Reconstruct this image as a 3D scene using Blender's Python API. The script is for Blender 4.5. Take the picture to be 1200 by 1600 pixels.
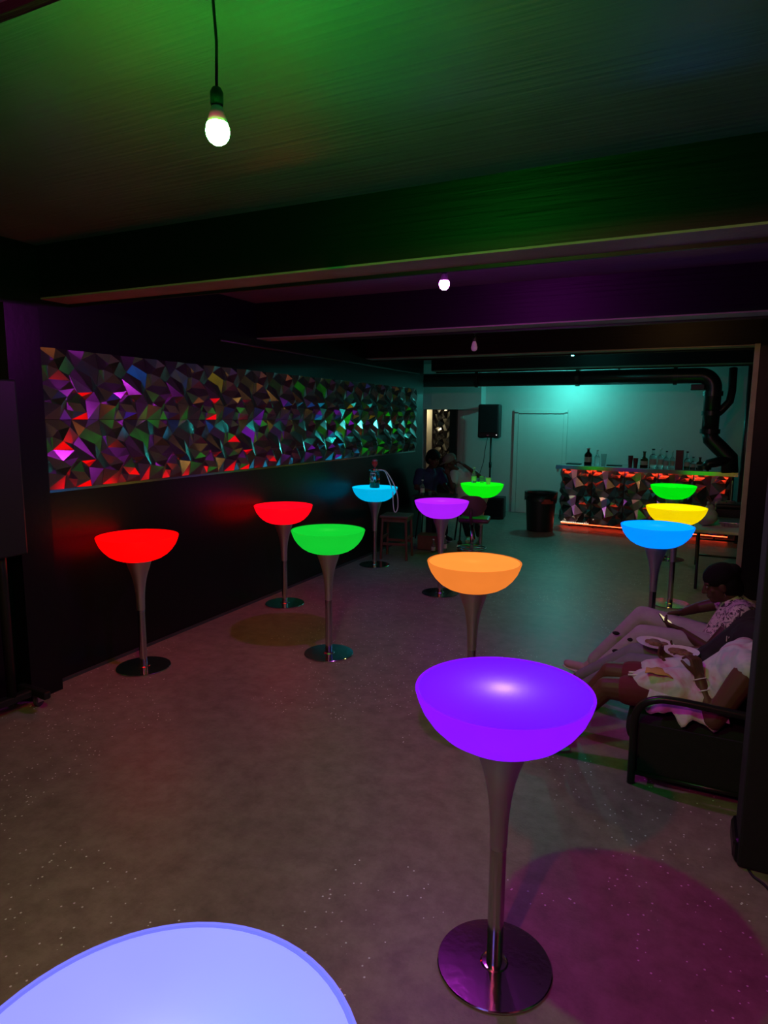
import bpy, bmesh, math, random
from mathutils import Vector, Matrix
R = math.radians
scene = bpy.context.scene
for o in list(bpy.data.objects): bpy.data.objects.remove(o, do_unlink=True)
C = scene.collection

# ---------------------------------------------------------------- camera
F_PX = 1016.2; CAM_Z = 1.955
yaw, pitch, roll = R(25.39), R(8.26), R(.43)
fw = Vector((-math.sin(yaw)*math.cos(pitch), math.cos(yaw)*math.cos(pitch), -math.sin(pitch)))
r0 = Vector((math.cos(yaw), math.sin(yaw), 0)); u0 = r0.cross(fw)
rt = r0*math.cos(roll) + u0*math.sin(roll); up = -r0*math.sin(roll) + u0*math.cos(roll)
cd = bpy.data.cameras.new('camera'); cam = bpy.data.objects.new('camera', cd); C.objects.link(cam)
cd.sensor_fit = 'VERTICAL'; cd.sensor_height = 36.0; cd.lens = F_PX*36.0/1600.0
cd.clip_start = .02; cd.clip_end = 100
M4 = Matrix((rt, up, -fw)).transposed().to_4x4(); M4.translation = (0, 0, CAM_Z)
cam.matrix_world = M4
scene.camera = cam
# ---------------------------------------------------------------- world, exposure
w = bpy.data.worlds.new('world'); scene.world = w; w.use_nodes = True
w.node_tree.nodes['Background'].inputs[0].default_value = (.01, .01, .014, 1)
w.node_tree.nodes['Background'].inputs[1].default_value = 0.2
vs = scene.view_settings
scene.display_settings.display_device = 'sRGB'
vs.view_transform = 'Standard'; vs.look = 'None'; vs.exposure = 0.0; vs.gamma = 1.0; vs.use_curve_mapping = False
scene.cycles.use_denoising = True
scene.cycles.max_bounces = 6; scene.cycles.diffuse_bounces = 3; scene.cycles.glossy_bounces = 3
scene.cycles.transmission_bounces = 6; scene.cycles.sample_clamp_indirect = 4.0
scene.cycles.caustics_reflective = False; scene.cycles.caustics_refractive = False
# bulbs: (name colour, location, rgb, radiance of the diffuser)
BULBS = {
 'green':   ((-1.194, 1.474, 2.70), (.03, 1.0, .05), 1250),
 'magenta': ((-1.45, 3.89, 2.765), (.85, .04, 1.0), 1100),
 'cyan':    ((-1.57, 9.2, 2.83), (.03, .85, .75), 220),
 'teal':    ((-2.25, 12.65, 2.68), (.08, .85, .75), 1450),
 'amber':   ((-.30, 6.45, 2.90), (1.0, .50, .10), 300),  # added bulb, unseen, turns the mid floor towards olive
 'pink':    ((-.65, -.05, 2.70), (1.0, .09, .20), 2200),
}
random.seed(7)

# ---------------------------------------------------------------- helpers
def srgb(r, g, b):
    f = lambda c: (c/255/12.92) if c/255 <= .04045 else ((c/255+.055)/1.055)**2.4
    return (f(r), f(g), f(b))

class MB:
    def __init__(s): s.v = []; s.f = []
    def add(s, v, f):
        n = len(s.v); s.v += [tuple(p) for p in v]; s.f += [tuple(i+n for i in q) for q in f]; return s
    def box(s, c, d, rz=0, m=None):
        hx, hy, hz = d[0]/2, d[1]/2, d[2]/2; vs_ = []
        for x, y, z in ((-1,-1,-1),(1,-1,-1),(1,1,-1),(-1,1,-1),(-1,-1,1),(1,-1,1),(1,1,1),(-1,1,1)):
            p = Vector((x*hx, y*hy, z*hz))
            if rz: p = Matrix.Rotation(rz, 3, 'Z') @ p
            if m is not None: p = m @ p
            vs_.append(p + Vector(c))
        return s.add(vs_, [(0,3,2,1),(4,5,6,7),(0,1,5,4),(1,2,6,5),(2,3,7,6),(3,0,4,7)])
    def rbox(s, c, d, b=.01, seg=2, rz=0):
        bm = bmesh.new(); bmesh.ops.create_cube(bm, size=1)
        for v in bm.verts: v.co = Vector((v.co.x*d[0], v.co.y*d[1], v.co.z*d[2]))
        bmesh.ops.bevel(bm, geom=bm.edges[:], offset=min(b, min(d)*.49), segments=seg, affect='EDGES', profile=.5)
        rm = Matrix.Rotation(rz, 3, 'Z')
        bm.verts.index_update()
        s.add([rm @ v.co + Vector(c) for v in bm.verts], [[v.index for v in f.verts] for f in bm.faces]); bm.free(); return s
    def lathe(s, prof, n=32, c=(0,0,0), cap=True):
        v = []; f = []; m = len(prof)
        for r, z in prof:
            for k in range(n):
                a = 2*math.pi*k/n; v.append((c[0]+r*math.cos(a), c[1]+r*math.sin(a), c[2]+z))
        for i in range(m-1):
            for k in range(n):
                k2 = (k+1) % n; f.append((i*n+k, i*n+k2, (i+1)*n+k2, (i+1)*n+k))
        if cap:
            if prof[0][0] > 1e-5: f.append(tuple(range(n))[::-1])
            if prof[-1][0] > 1e-5: f.append(tuple((m-1)*n+k for k in range(n)))
        return s.add(v, f)
    def tube(s, pts, r, n=10, closed=False):
        P = [Vector(p) for p in pts]; m = len(P)
        rr = r if isinstance(r, (list, tuple)) else [r]*m
        v = []; f = []; prev = None
        for i in range(m):
            a = P[i-1] if (i or closed) else P[i]; b = P[(i+1) % m] if (i < m-1 or closed) else P[i]
            t = (b-a).normalized()
            if prev is None:
                q = Vector((0,0,1)) if abs(t.z) < .9 else Vector((1,0,0)); x = t.cross(q).normalized()
            else: x = (prev - t*prev.dot(t)).normalized()
            prev = x; y = t.cross(x)
            for k in range(n):
                g = 2*math.pi*k/n; v.append(P[i] + (x*math.cos(g)+y*math.sin(g))*rr[i])
        for i in range(m if closed else m-1):
            j = (i+1) % m
            for k in range(n):
                k2 = (k+1) % n; f.append((i*n+k, i*n+k2, j*n+k2, j*n+k))
        if not closed: f.append(tuple(range(n))[::-1]); f.append(tuple((m-1)*n+k for k in range(n)))
        return s.add(v, f)
    def ell(s, c, rad, m=None, n=16, k=10):
        bm = bmesh.new(); bmesh.ops.create_uvsphere(bm, u_segments=n, v_segments=k, radius=1)
        bm.verts.index_update(); out = []
        for v in bm.verts:
            p = Vector((v.co.x*rad[0], v.co.y*rad[1], v.co.z*rad[2]))
            if m is not None: p = m @ p
            out.append(p + Vector(c))
        s.add(out, [[v.index for v in f.verts] for f in bm.faces]); bm.free(); return s
    def cap(s, a, b, ra, rb, n=14):       # tapered capsule, closed
        a = Vector(a); b = Vector(b); t = (b-a); L = t.length; t.normalize()
        pts = []; rs = []
        for i in range(5):
            g = math.pi/2*(1-i/4); pts.append(a - t*ra*math.sin(g)); rs.append(max(ra*math.cos(g), 1e-4))
        for i in range(5):
            g = math.pi/2*(i/4); pts.append(b + t*rb*math.sin(g)); rs.append(max(rb*math.cos(g), 1e-4))
        return s.tube(pts, rs, n)
    def build(s, name, mat, parent=None, smooth=False, loc=(0,0,0), rz=0, ang=None):
        me = bpy.data.meshes.new(name); me.from_pydata([tuple(p) for p in s.v], [], s.f); me.update()
        if smooth or ang is not None:
            for p in me.polygons: p.use_smooth = True
        if ang is not None:
            try: me.set_sharp_from_angle(angle=R(ang))
            except Exception: pass
        if mat is not None: me.materials.append(mat)
        o = bpy.data.objects.new(name, me); C.objects.link(o); o.parent = parent
        o.location = loc; o.rotation_euler = (0, 0, rz)
        return o
    def remesh(s, name, mat, parent, vox=.006, sm=4):
        t = s.build('tmp', None)
        m = t.modifiers.new('r', 'REMESH'); m.mode = 'VOXEL'; m.voxel_size = vox; m.use_smooth_shade = True
        if sm: q = t.modifiers.new('s', 'SMOOTH'); q.factor = .5; q.iterations = sm
        dg = bpy.context.evaluated_depsgraph_get()
        me = bpy.data.meshes.new_from_object(t.evaluated_get(dg)); me.name = name
        old = t.data; bpy.data.objects.remove(t); bpy.data.meshes.remove(old)
        for p in me.polygons: p.use_smooth = True
        me.materials.clear(); me.materials.append(mat)
        o = bpy.data.objects.new(name, me); C.objects.link(o); o.parent = parent
        return o

def thing(name, label, cat, loc=(0,0,0), rz=0, group=None):
    o = bpy.data.objects.new(name, None); C.objects.link(o); o.empty_display_size = .1
    o.location = loc; o.rotation_euler = (0, 0, rz); o['label'] = label; o['category'] = cat
    if group: o['group'] = group
    return o
def tag(o, label, cat, group=None):
    o['label'] = label; o['category'] = cat
    if group: o['group'] = group
    return o
def struct(o, label=None):
    o['kind'] = 'structure'
    if label: o['label'] = label
    return o

# ---------------------------------------------------------------- materials
def mat(name, col, rough=.5, metal=0, spec=.5, var=0, vscale=8, bump=0, bscale=40, emit=None, estr=0, trans=0, alpha=1, ior=1.45, coat=0):
    m = bpy.data.materials.new(name); m.use_nodes = True
    nt = m.node_tree; b = nt.nodes['Principled BSDF']
    b.inputs['Base Color'].default_value = (*col, 1); b.inputs['Roughness'].default_value = rough
    b.inputs['Metallic'].default_value = metal; b.inputs['Specular IOR Level'].default_value = spec
    b.inputs['Transmission Weight'].default_value = trans; b.inputs['IOR'].default_value = ior
    b.inputs['Coat Weight'].default_value = coat
    tc = nt.nodes.new('ShaderNodeTexCoord')
    n = nt.nodes.new('ShaderNodeTexNoise'); n.inputs['Scale'].default_value = vscale; n.inputs['Detail'].default_value = 5
    nt.links.new(tc.outputs['Object'], n.inputs['Vector'])
    mx = nt.nodes.new('ShaderNodeMix'); mx.data_type = 'RGBA'
    k = var
    mx.inputs[6].default_value = (*[c*(1-k) for c in col], 1); mx.inputs[7].default_value = (*[min(1, c*(1+k)) for c in col], 1)
    nt.links.new(n.outputs['Fac'], mx.inputs[0]); nt.links.new(mx.outputs[2], b.inputs['Base Color'])
    if bump:
        n2 = nt.nodes.new('ShaderNodeTexNoise'); n2.inputs['Scale'].default_value = bscale; n2.inputs['Detail'].default_value = 4
        nt.links.new(tc.outputs['Object'], n2.inputs['Vector'])
        bp = nt.nodes.new('ShaderNodeBump'); bp.inputs['Strength'].default_value = bump; bp.inputs['Distance'].default_value = .01
        nt.links.new(n2.outputs['Fac'], bp.inputs['Height']); nt.links.new(bp.outputs[0], b.inputs['Normal'])
    if emit:
        b.inputs['Emission Color'].default_value = (*emit, 1); b.inputs['Emission Strength'].default_value = estr
    return m

def glow_mat(name, col, strength, trans=0.0):
    """frosted plastic lit from inside: even emission plus light passing through"""
    m = bpy.data.materials.new(name); m.use_nodes = True; nt = m.node_tree; nt.nodes.clear()
    out = nt.nodes.new('ShaderNodeOutputMaterial'); e = nt.nodes.new('ShaderNodeEmission')
    tc = nt.nodes.new('ShaderNodeTexCoord'); n = nt.nodes.new('ShaderNodeTexNoise'); n.inputs['Scale'].default_value = 7
    nt.links.new(tc.outputs['Object'], n.inputs['Vector'])
    mx = nt.nodes.new('ShaderNodeMix'); mx.data_type = 'RGBA'
    mx.inputs[6].default_value = (*[c*.93 for c in col], 1); mx.inputs[7].default_value = (*[c*1.05 for c in col], 1)
    nt.links.new(n.outputs['Fac'], mx.inputs[0]); nt.links.new(mx.outputs[2], e.inputs['Color'])
    e.inputs['Strength'].default_value = strength
    g = nt.nodes.new('ShaderNodeBsdfGlossy'); g.inputs['Roughness'].default_value = .35; g.inputs['Color'].default_value = (.03, .03, .03, 1)
    a = nt.nodes.new('ShaderNodeAddShader'); nt.links.new(e.outputs[0], a.inputs[0]); nt.links.new(g.outputs[0], a.inputs[1])
    last = a
    if trans:
        t = nt.nodes.new('ShaderNodeBsdfTranslucent'); t.inputs['Color'].default_value = (trans, trans, trans, 1)
        a2 = nt.nodes.new('ShaderNodeAddShader'); nt.links.new(a.outputs[0], a2.inputs[0]); nt.links.new(t.outputs[0], a2.inputs[1]); last = a2
    nt.links.new(last.outputs[0], out.inputs['Surface'])
    return m

def emis(name, col, s):
    m = bpy.data.materials.new(name); m.use_nodes = True; nt = m.node_tree; nt.nodes.clear()
    out = nt.nodes.new('ShaderNodeOutputMaterial'); e = nt.nodes.new('ShaderNodeEmission')
    e.inputs['Color'].default_value = (*col, 1); e.inputs['Strength'].default_value = s
    nt.links.new(e.outputs[0], out.inputs['Surface']); return m

def floor_mat():
    m = mat('sealed_concrete', (.31, .235, .20), .40, var=.3, vscale=1.2)
    nt = m.node_tree; b = nt.nodes['Principled BSDF']; tc = nt.nodes['Texture Coordinate']
    base = b.inputs['Base Color'].links[0].from_node
    n = nt.nodes.new('ShaderNodeTexNoise'); n.inputs['Scale'].default_value = 9; n.inputs['Detail'].default_value = 9; n.inputs['Roughness'].default_value = .7
    nt.links.new(tc.outputs['Object'], n.inputs['Vector'])
    rp = nt.nodes.new('ShaderNodeValToRGB'); rp.color_ramp.elements[0].position = .33; rp.color_ramp.elements[1].position = .62
    rp.color_ramp.elements[0].color = (.62, .60, .60, 1); rp.color_ramp.elements[1].color = (1, 1, 1, 1)
    nt.links.new(n.outputs['Fac'], rp.inputs[0])
    mu = nt.nodes.new('ShaderNodeMix'); mu.data_type = 'RGBA'; mu.blend_type = 'MULTIPLY'; mu.inputs[0].default_value = 1
    nt.links.new(base.outputs[2], mu.inputs[6]); nt.links.new(rp.outputs[0], mu.inputs[7])
    # glitter flakes in the sealer, their sparkle painted as white dots
    v = nt.nodes.new('ShaderNodeTexVoronoi'); v.inputs['Scale'].default_value = 36
    nt.links.new(tc.outputs['Object'], v.inputs['Vector'])
    lt = nt.nodes.new('ShaderNodeMath'); lt.operation = 'LESS_THAN'; lt.inputs[1].default_value = .15
    nt.links.new(v.outputs['Distance'], lt.inputs[0])
    sep = nt.nodes.new('ShaderNodeSeparateColor'); nt.links.new(v.outputs['Color'], sep.inputs[0])
    gt = nt.nodes.new('ShaderNodeMath'); gt.operation = 'GREATER_THAN'; gt.inputs[1].default_value = .55
    nt.links.new(sep.outputs[0], gt.inputs[0])
    n3 = nt.nodes.new('ShaderNodeTexNoise'); n3.inputs['Scale'].default_value = .55; n3.inputs['Detail'].default_value = 2
    nt.links.new(tc.outputs['Object'], n3.inputs['Vector'])
    g3 = nt.nodes.new('ShaderNodeMath'); g3.operation = 'GREATER_THAN'; g3.inputs[1].default_value = .50
    nt.links.new(n3.outputs['Fac'], g3.inputs[0])
    a = nt.nodes.new('ShaderNodeMath'); a.operation = 'MULTIPLY'; nt.links.new(lt.outputs[0], a.inputs[0]); nt.links.new(gt.outputs[0], a.inputs[1])
    a2 = nt.nodes.new('ShaderNodeMath'); a2.operation = 'MULTIPLY'; nt.links.new(a.outputs[0], a2.inputs[0]); nt.links.new(g3.outputs[0], a2.inputs[1])
    fx = nt.nodes.new('ShaderNodeMix'); fx.data_type = 'RGBA'; fx.inputs[7].default_value = (1, 1, 1, 1)
    nt.links.new(a2.outputs[0], fx.inputs[0]); nt.links.new(mu.outputs[2], fx.inputs[6]); nt.links.new(fx.outputs[2], b.inputs['Base Color'])
    rr = nt.nodes.new('ShaderNodeMapRange'); rr.inputs[3].default_value = .33; rr.inputs[4].default_value = .52
    nt.links.new(n.outputs['Fac'], rr.inputs[0]); nt.links.new(rr.outputs[0], b.inputs['Roughness'])
    bp = nt.nodes.new('ShaderNodeBump'); bp.inputs['Strength'].default_value = .25; bp.inputs['Distance'].default_value = .004
    n4 = nt.nodes.new('ShaderNodeTexNoise'); n4.inputs['Scale'].default_value = 90; n4.inputs['Detail'].default_value = 3
    nt.links.new(tc.outputs['Object'], n4.inputs['Vector']); nt.links.new(n4.outputs['Fac'], bp.inputs['Height']); nt.links.new(bp.outputs[0], b.inputs['Normal'])
    return m

def board_mat(name, col, rough, axis='Y', freq=5.5):
    """black-painted concrete keeping the print of its timber formwork"""
    m = mat(name, col, rough, var=.25, vscale=3)
    nt = m.node_tree; b = nt.nodes['Principled BSDF']; tc = nt.nodes['Texture Coordinate']
    mp = nt.nodes.new('ShaderNodeMapping'); mp.inputs['Scale'].default_value = (1.2, 28, 28)
    nt.links.new(tc.outputs['Object'], mp.inputs[0])
    n = nt.nodes.new('ShaderNodeTexNoise'); n.inputs['Scale'].default_value = 1.5; n.inputs['Detail'].default_value = 6
    nt.links.new(mp.outputs[0], n.inputs['Vector'])
    wv = nt.nodes.new('ShaderNodeTexWave'); wv.wave_type = 'BANDS'; wv.bands_direction = axis; wv.wave_profile = 'SAW'
    wv.inputs['Scale'].default_value = freq/ (2*math.pi) * 1.6; wv.inputs['Distortion'].default_value = .25
    nt.links.new(tc.outputs['Object'], wv.inputs['Vector'])
    ad = nt.nodes.new('ShaderNodeMath'); ad.operation = 'ADD'
    nt.links.new(n.outputs['Fac'], ad.inputs[0]); nt.links.new(wv.outputs['Fac'], ad.inputs[1])
    bp = nt.nodes.new('ShaderNodeBump'); bp.inputs['Strength'].default_value = .5; bp.inputs['Distance'].default_value = .008
    nt.links.new(ad.outputs[0], bp.inputs['Height']); nt.links.new(bp.outputs[0], b.inputs['Normal'])
    return m

M = {}
M['floor'] = floor_mat()
M['ceil'] = board_mat('black_ceiling_paint', (.105, .106, .112), .36, 'Y')
M['beam'] = board_mat('black_beam_paint', (.005, .005, .006), .48, 'Z', 30)
M['beam'].node_tree.nodes['Principled BSDF'].inputs['Specular IOR Level'].default_value = .25
M['lip'] = mat('pale_beam_edge', (.24, .22, .17), .55, var=.4, vscale=5, bump=.3)  # paler mottled colour for beam undersides and the far column edge
M['wall'] = mat('black_wall_paint', (.0035, .0032, .005), .34, spec=.4, var=.2, bump=.12, bscale=25)
M['white_wall'] = mat('white_wall_paint', (.62, .62, .60), .6, var=.05, bump=.15, bscale=60)
M['white_trim'] = mat('white_trim_paint', (.68, .67, .64), .45, var=.04)
M['cream'] = mat('cream_paint', (.75, .70, .55), .5, var=.05)
M['steel'] = mat('satin_steel', (.62, .61, .63), .45, 1, var=.06, vscale=20)
M['chrome'] = mat('polished_steel', (.55, .54, .55), .16, 1, var=.05, vscale=14)
M['plate'] = mat('scuffed_base_plate', (.62, .61, .64), .13, 1, var=.25, vscale=6, bump=.06, bscale=30)
M['facet'] = mat('silver_facet_panel', (.28, .28, .29), .20, .93, var=.2, vscale=6)
M['blk'] = mat('black_plastic', (.012, .012, .014), .45, var=.2)
M['blkmetal'] = mat('black_metal', (.02, .02, .022), .3, .3, var=.2)
M['blkfab'] = mat('black_fabric', (.012, .012, .016), .9, var=.3, vscale=30, bump=.4, bscale=200)
M['rubber'] = mat('grey_rubber', (.05, .05, .055), .7, var=.2)
M['bulbwhite'] = mat('bulb_housing', (.7, .7, .7), .4, var=.03)
M['wood'] = mat('reddish_wood', (.13, .055, .035), .45, var=.35, vscale=12)
M['redlabel'] = mat('red_label', (.5, .05, .04), .5, var=.2)
M['glass'] = mat('clear_glass', (.9, .95, .95), .03, trans=1, ior=1.45)
M['glassbrown'] = mat('brown_glass', (.20, .09, .04), .06, trans=.8, ior=1.45)
M['plasticclear'] = mat('clear_plastic', (.85, .9, .9), .15, trans=.9, ior=1.3)
M['liquor'] = mat('amber_liquor', (.35, .14, .03), .1, trans=.5)
M['cola'] = mat('dark_cola', (.02, .008, .005), .15)
M['paper'] = mat('paper_label', (.62, .60, .52), .7, var=.12, vscale=30)
M['white'] = mat('white_plastic', (.75, .75, .75), .45, var=.03)
M['foil'] = mat('crinkled_foil', (.6, .6, .6), .3, .9, var=.2, bump=.8, bscale=60)
M['greenliq'] = mat('green_water', (.1, .6, .25), .1, trans=.5)
M['bag'] = mat('thin_plastic_bag', (.55, .58, .55), .25, trans=.45, ior=1.1, bump=.8, bscale=25)
M['darkred'] = mat('dark_red_card', (.16, .02, .03), .5, var=.15)
M['purplefab'] = mat('plum_leatherette', (.10, .05, .06), .45, var=.2)
M['skinA'] = mat('deep_brown_skin', (.075, .03, .024), .5, spec=.35, var=.1)
M['skinB'] = mat('brown_skin', (.12, .05, .038), .5, spec=.35, var=.1)
M['hair'] = mat('black_hair', (.007, .006, .007), .75, spec=.15, var=.3, bump=.6, bscale=180)
M['eye'] = mat('eye_white', (.16, .14, .13), .3)
M['navy'] = mat('navy_cotton', (.025, .03, .10), .85, var=.2, bump=.3, bscale=20)
M['whitecloth'] = mat('pale_cotton', (.52, .53, .54), .85, var=.1, bump=.35, bscale=18)
M['blackcloth'] = mat('black_cotton', (.014, .013, .016), .85, var=.3)
M['greyleg'] = mat('grey_knit', (.20, .21, .26), .8, var=.15, vscale=20)
M['jeans'] = mat('washed_pale_denim', (.40, .37, .42), .85, var=.25, vscale=14, bump=.5, bscale=22)
M['shoe'] = mat('pale_pink_shoe', (.45, .32, .36), .6, var=.12)
M['sole'] = mat('white_rubber', (.6, .6, .6), .6)
M['maroon'] = mat('maroon_cotton', (.14, .02, .035), .85, var=.2)
M['food'] = mat('brown_food', (.22, .12, .06), .6, var=.6, vscale=60, bump=.8, bscale=80)
M['napkin'] = mat('yellow_paper', (.65, .38, .10), .7, var=.12)
M['khaki'] = mat('grey_cap_cloth', (.17, .15, .14), .8, var=.2, vscale=25)
M['led'] = emis('orange_red_led', (1.0, .045, .012), 12)
M['cable'] = mat('black_cable', (.01, .01, .012), .5)

def splotch(name, base, cols, scale):
    m = mat(name, base, .85); nt = m.node_tree; b = nt.nodes['Principled BSDF']; tc = nt.nodes['Texture Coordinate']
    n = nt.nodes.new('ShaderNodeTexNoise'); n.inputs['Scale'].default_value = scale; n.inputs['Detail'].default_value = 3; n.inputs['Distortion'].default_value = 1.2
    nt.links.new(tc.outputs['Object'], n.inputs['Vector'])
    rp = nt.nodes.new('ShaderNodeValToRGB'); e = rp.color_ramp.elements
    e[0].position = cols[0][0]; e[0].color = (*cols[0][1], 1); e[1].position = cols[-1][0]; e[1].color = (*cols[-1][1], 1)
    for p, c in cols[1:-1]: q = e.new(p); q.color = (*c, 1)
    nt.links.new(n.outputs['Fac'], rp.inputs[0]); nt.links.new(rp.outputs[0], b.inputs['Base Color'])
    n2 = nt.nodes.new('ShaderNodeTexNoise'); n2.inputs['Scale'].default_value = 14; nt.links.new(tc.outputs['Object'], n2.inputs['Vector'])
    bp = nt.nodes.new('ShaderNodeBump'); bp.inputs['Strength'].default_value = .5; bp.inputs['Distance'].default_value = .02
    nt.links.new(n2.outputs['Fac'], bp.inputs['Height']); nt.links.new(bp.outputs[0], b.inputs['Normal'])
    return m
M['tiedye'] = splotch('tie_dye_cotton', (.6, .6, .65), [(.30, (.55, .20, .34)), (.40, (.62, .50, .58)), (.5, (.62, .64, .68)), (.6, (.42, .52, .56)), (.7, (.60, .42, .55))], 5)
M['floral'] = splotch('floral_print', (.5, .4, .45), [(.36, (.05, .03, .05)), (.42, (.10, .06, .09)), (.46, (.60, .48, .52)), (.58, (.62, .50, .54)), (.64, (.16, .14, .18))], 26)

# ---------------------------------------------------------------- the room
XL, XR, YB, YF, ZC = -4.116, 1.0, 13.5, -3.0, 3.09
struct(MB().box(((XL+XR)/2-.9, 6.9, -.05), (9.0, 20.4, .1)).build('floor', M['floor']), 'brown sealed concrete floor with scattered glitter flecks')
struct(MB().box(((XL+XR)/2-.9, 6.9, ZC+.05), (9.0, 20.4, .1)).build('ceiling', M['ceil']), 'glossy black painted ceiling with board marks')
struct(MB().box((XL-.08, (YF+10.15)/2, ZC/2), (.16, 10.15-YF, ZC)).build('wall_left', M['wall']), 'glossy black painted left wall')
struct(MB().box((XR+.08, (YF+YB)/2, ZC/2), (.16, YB-YF+.3, ZC)).build('wall_right', M['wall']), 'black painted right wall')
struct(MB().box((-1.5, YF-.08, ZC/2), (6, .16, ZC)).build('wall_rear', M['wall']), 'black wall behind the viewer')
# far white wall with an opening at its left end
fwall = MB()
fwall.box(((-4.66+XR)/2, YB+.08, ZC/2), (XR+4.66, .16, ZC))
fwall.box((-5.05, YB+.08, (2.14+ZC)/2), (.78, .16, ZC-2.14))
fwall.box((-5.72, YB+.08, ZC/2), (.56, .16, ZC))
struct(fwall.build('wall_back', M['white_wall']), 'white painted far wall')
struct(MB().box((-6.05, 11.9, ZC/2), (.1, 3.6, ZC)).build('wall_alcove', M['white_wall']), 'white side wall of the alcove')
struct(MB().box((-5.1, 10.07, ZC/2), (1.85, .16, ZC)).build('wall_alcove_return', M['wall']), 'black return wall beside the alcove')
struct(MB().box((-5.0, 13.34, (2.14+ZC)/2), (1.9, .32, ZC-2.14)).build('trim_bulkhead', M['white_wall']), 'white bulkhead above the alcove opening')
# room beyond the opening
struct(MB().box((-5.3, 15.6, ZC/2), (3.2, .1, ZC)).build('wall_beyond', M['wall']), 'dark wall seen through the opening')
struct(MB().box((-6.6, 14.6, ZC/2), (.1, 2.1, ZC)).build('wall_beyond_side', M['cream']), 'cream side wall seen through the opening')
struct(MB().box((-3.9, 14.6, ZC/2), (.1, 2.1, ZC)).build('wall_beyond_return', M['wall']), 'dark side wall behind the opening')
struct(MB().box((-6.28, 15.50, 1.2), (.54, .10, 2.4)).build('trim_casing', M['cream']), 'bright cream door casing seen through the opening')
struct(MB().box((-4.735, 13.47, 1.07), (.15, .14, 2.14)).build('trim_dark_jamb', M['blk']), 'dark door jamb at the opening')
struct(MB().box((-4.56, 13.485, 1.0), (.06, .03, 2.0)).build('trim_strip', M['white_trim']), 'pale casing strip beside the opening')

# closed white door with its casing
door = MB().rbox((0, 0, 1.02), (.92, .04, 2.04), .004).build('door_1', M['white_trim'], None, loc=(-2.87, 13.49, 0.005))
struct(door, 'closed flush white door in the far wall')
MB().box((-.50, -.012, 1.04), (.075, .05, 2.08)).build('door_casing', M['white_trim'], door)
MB().box((.50, -.012, 1.04), (.075, .05, 2.08)).build('door_casing', M['white_trim'], door)
MB().box((0, -.012, 2.095), (1.075, .05, .075)).build('door_casing', M['white_trim'], door)
for x in (-.4605, .4605): MB().box((x, -.0215, 1.02), (.006, .002, 2.04)).build('door_gap_shade', M['blk'], door)  # shadow in the gap round the door, put in as thin dark strips
MB().box((0, -.0215, 2.046), (.92, .002, .008)).build('door_gap_shade', M['blk'], door)
MB().lathe([(0, 0), (.028, .0), (.03, .02), (.02, .045), (0, .05)], 16).build('door_knob', M['chrome'], door, smooth=True, loc=(.40, -.02, 1.0)).rotation_euler = (R(90), 0, 0)

# ceiling beams
for i, y in enumerate((.70, 3.15, 5.60, 8.05, 10.50)):
    b = MB().box(((XL+XR)/2, y+.125, (2.75+ZC)/2), (XR-XL, .25, ZC-2.75)).build('trim_%d' % (i+1), M['beam'])
    struct(b, 'black concrete ceiling beam')
    MB().box(((XL+XR)/2, y+.125, 2.745), (XR-XL, .235, .012)).build('soffit', M['lip'], b)
    MB().box(((XL+XR)/2, y+.235, 2.735), (XR-XL, .02, .03)).build('drip_edge', M['beam'], b)
# conduit under the slab on the left wall
cnd = MB().tube([(XL+.03, 5.0, 2.66), (XL+.03, 9.9, 2.66)], .012, 8).build('electrical_conduit', M['blkmetal'], smooth=True)
tag(cnd, 'thin black conduit running along top of left wall', 'conduit')
# near column and far posts
struct(MB().rbox((.43, 3.15, ZC/2), (.27, .22, ZC), .012).build('trim_column', M['blkfab']), 'black painted column beside the sofa')
struct(MB().rbox((.345, 3.17, .06), (.14, .24, .12), .03).build('trim_column_foot', M['wall']), 'black foot of the column')
fp = struct(MB().box((.76, 8.12, ZC/2), (.42, .24, ZC)).build('trim_far_column', M['wall']), 'black far column')
MB().box((-.235+.76, 8.0, 1.45), (.05, .05, 2.6)).build('wood_edge', M['lip'], fp)
pl = struct(MB().box((XL+.06, 2.92, 1.33), (.12, .24, 2.66)).build('trim_pilaster', M['wall']), 'black pilaster at the near end of left wall')
sk = struct(MB().box((XL+.006, 6.0, .012), (.012, 8.2, .024)).build('baseboard_left', M['rubber']), 'ragged lower edge of the left wall')

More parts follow.
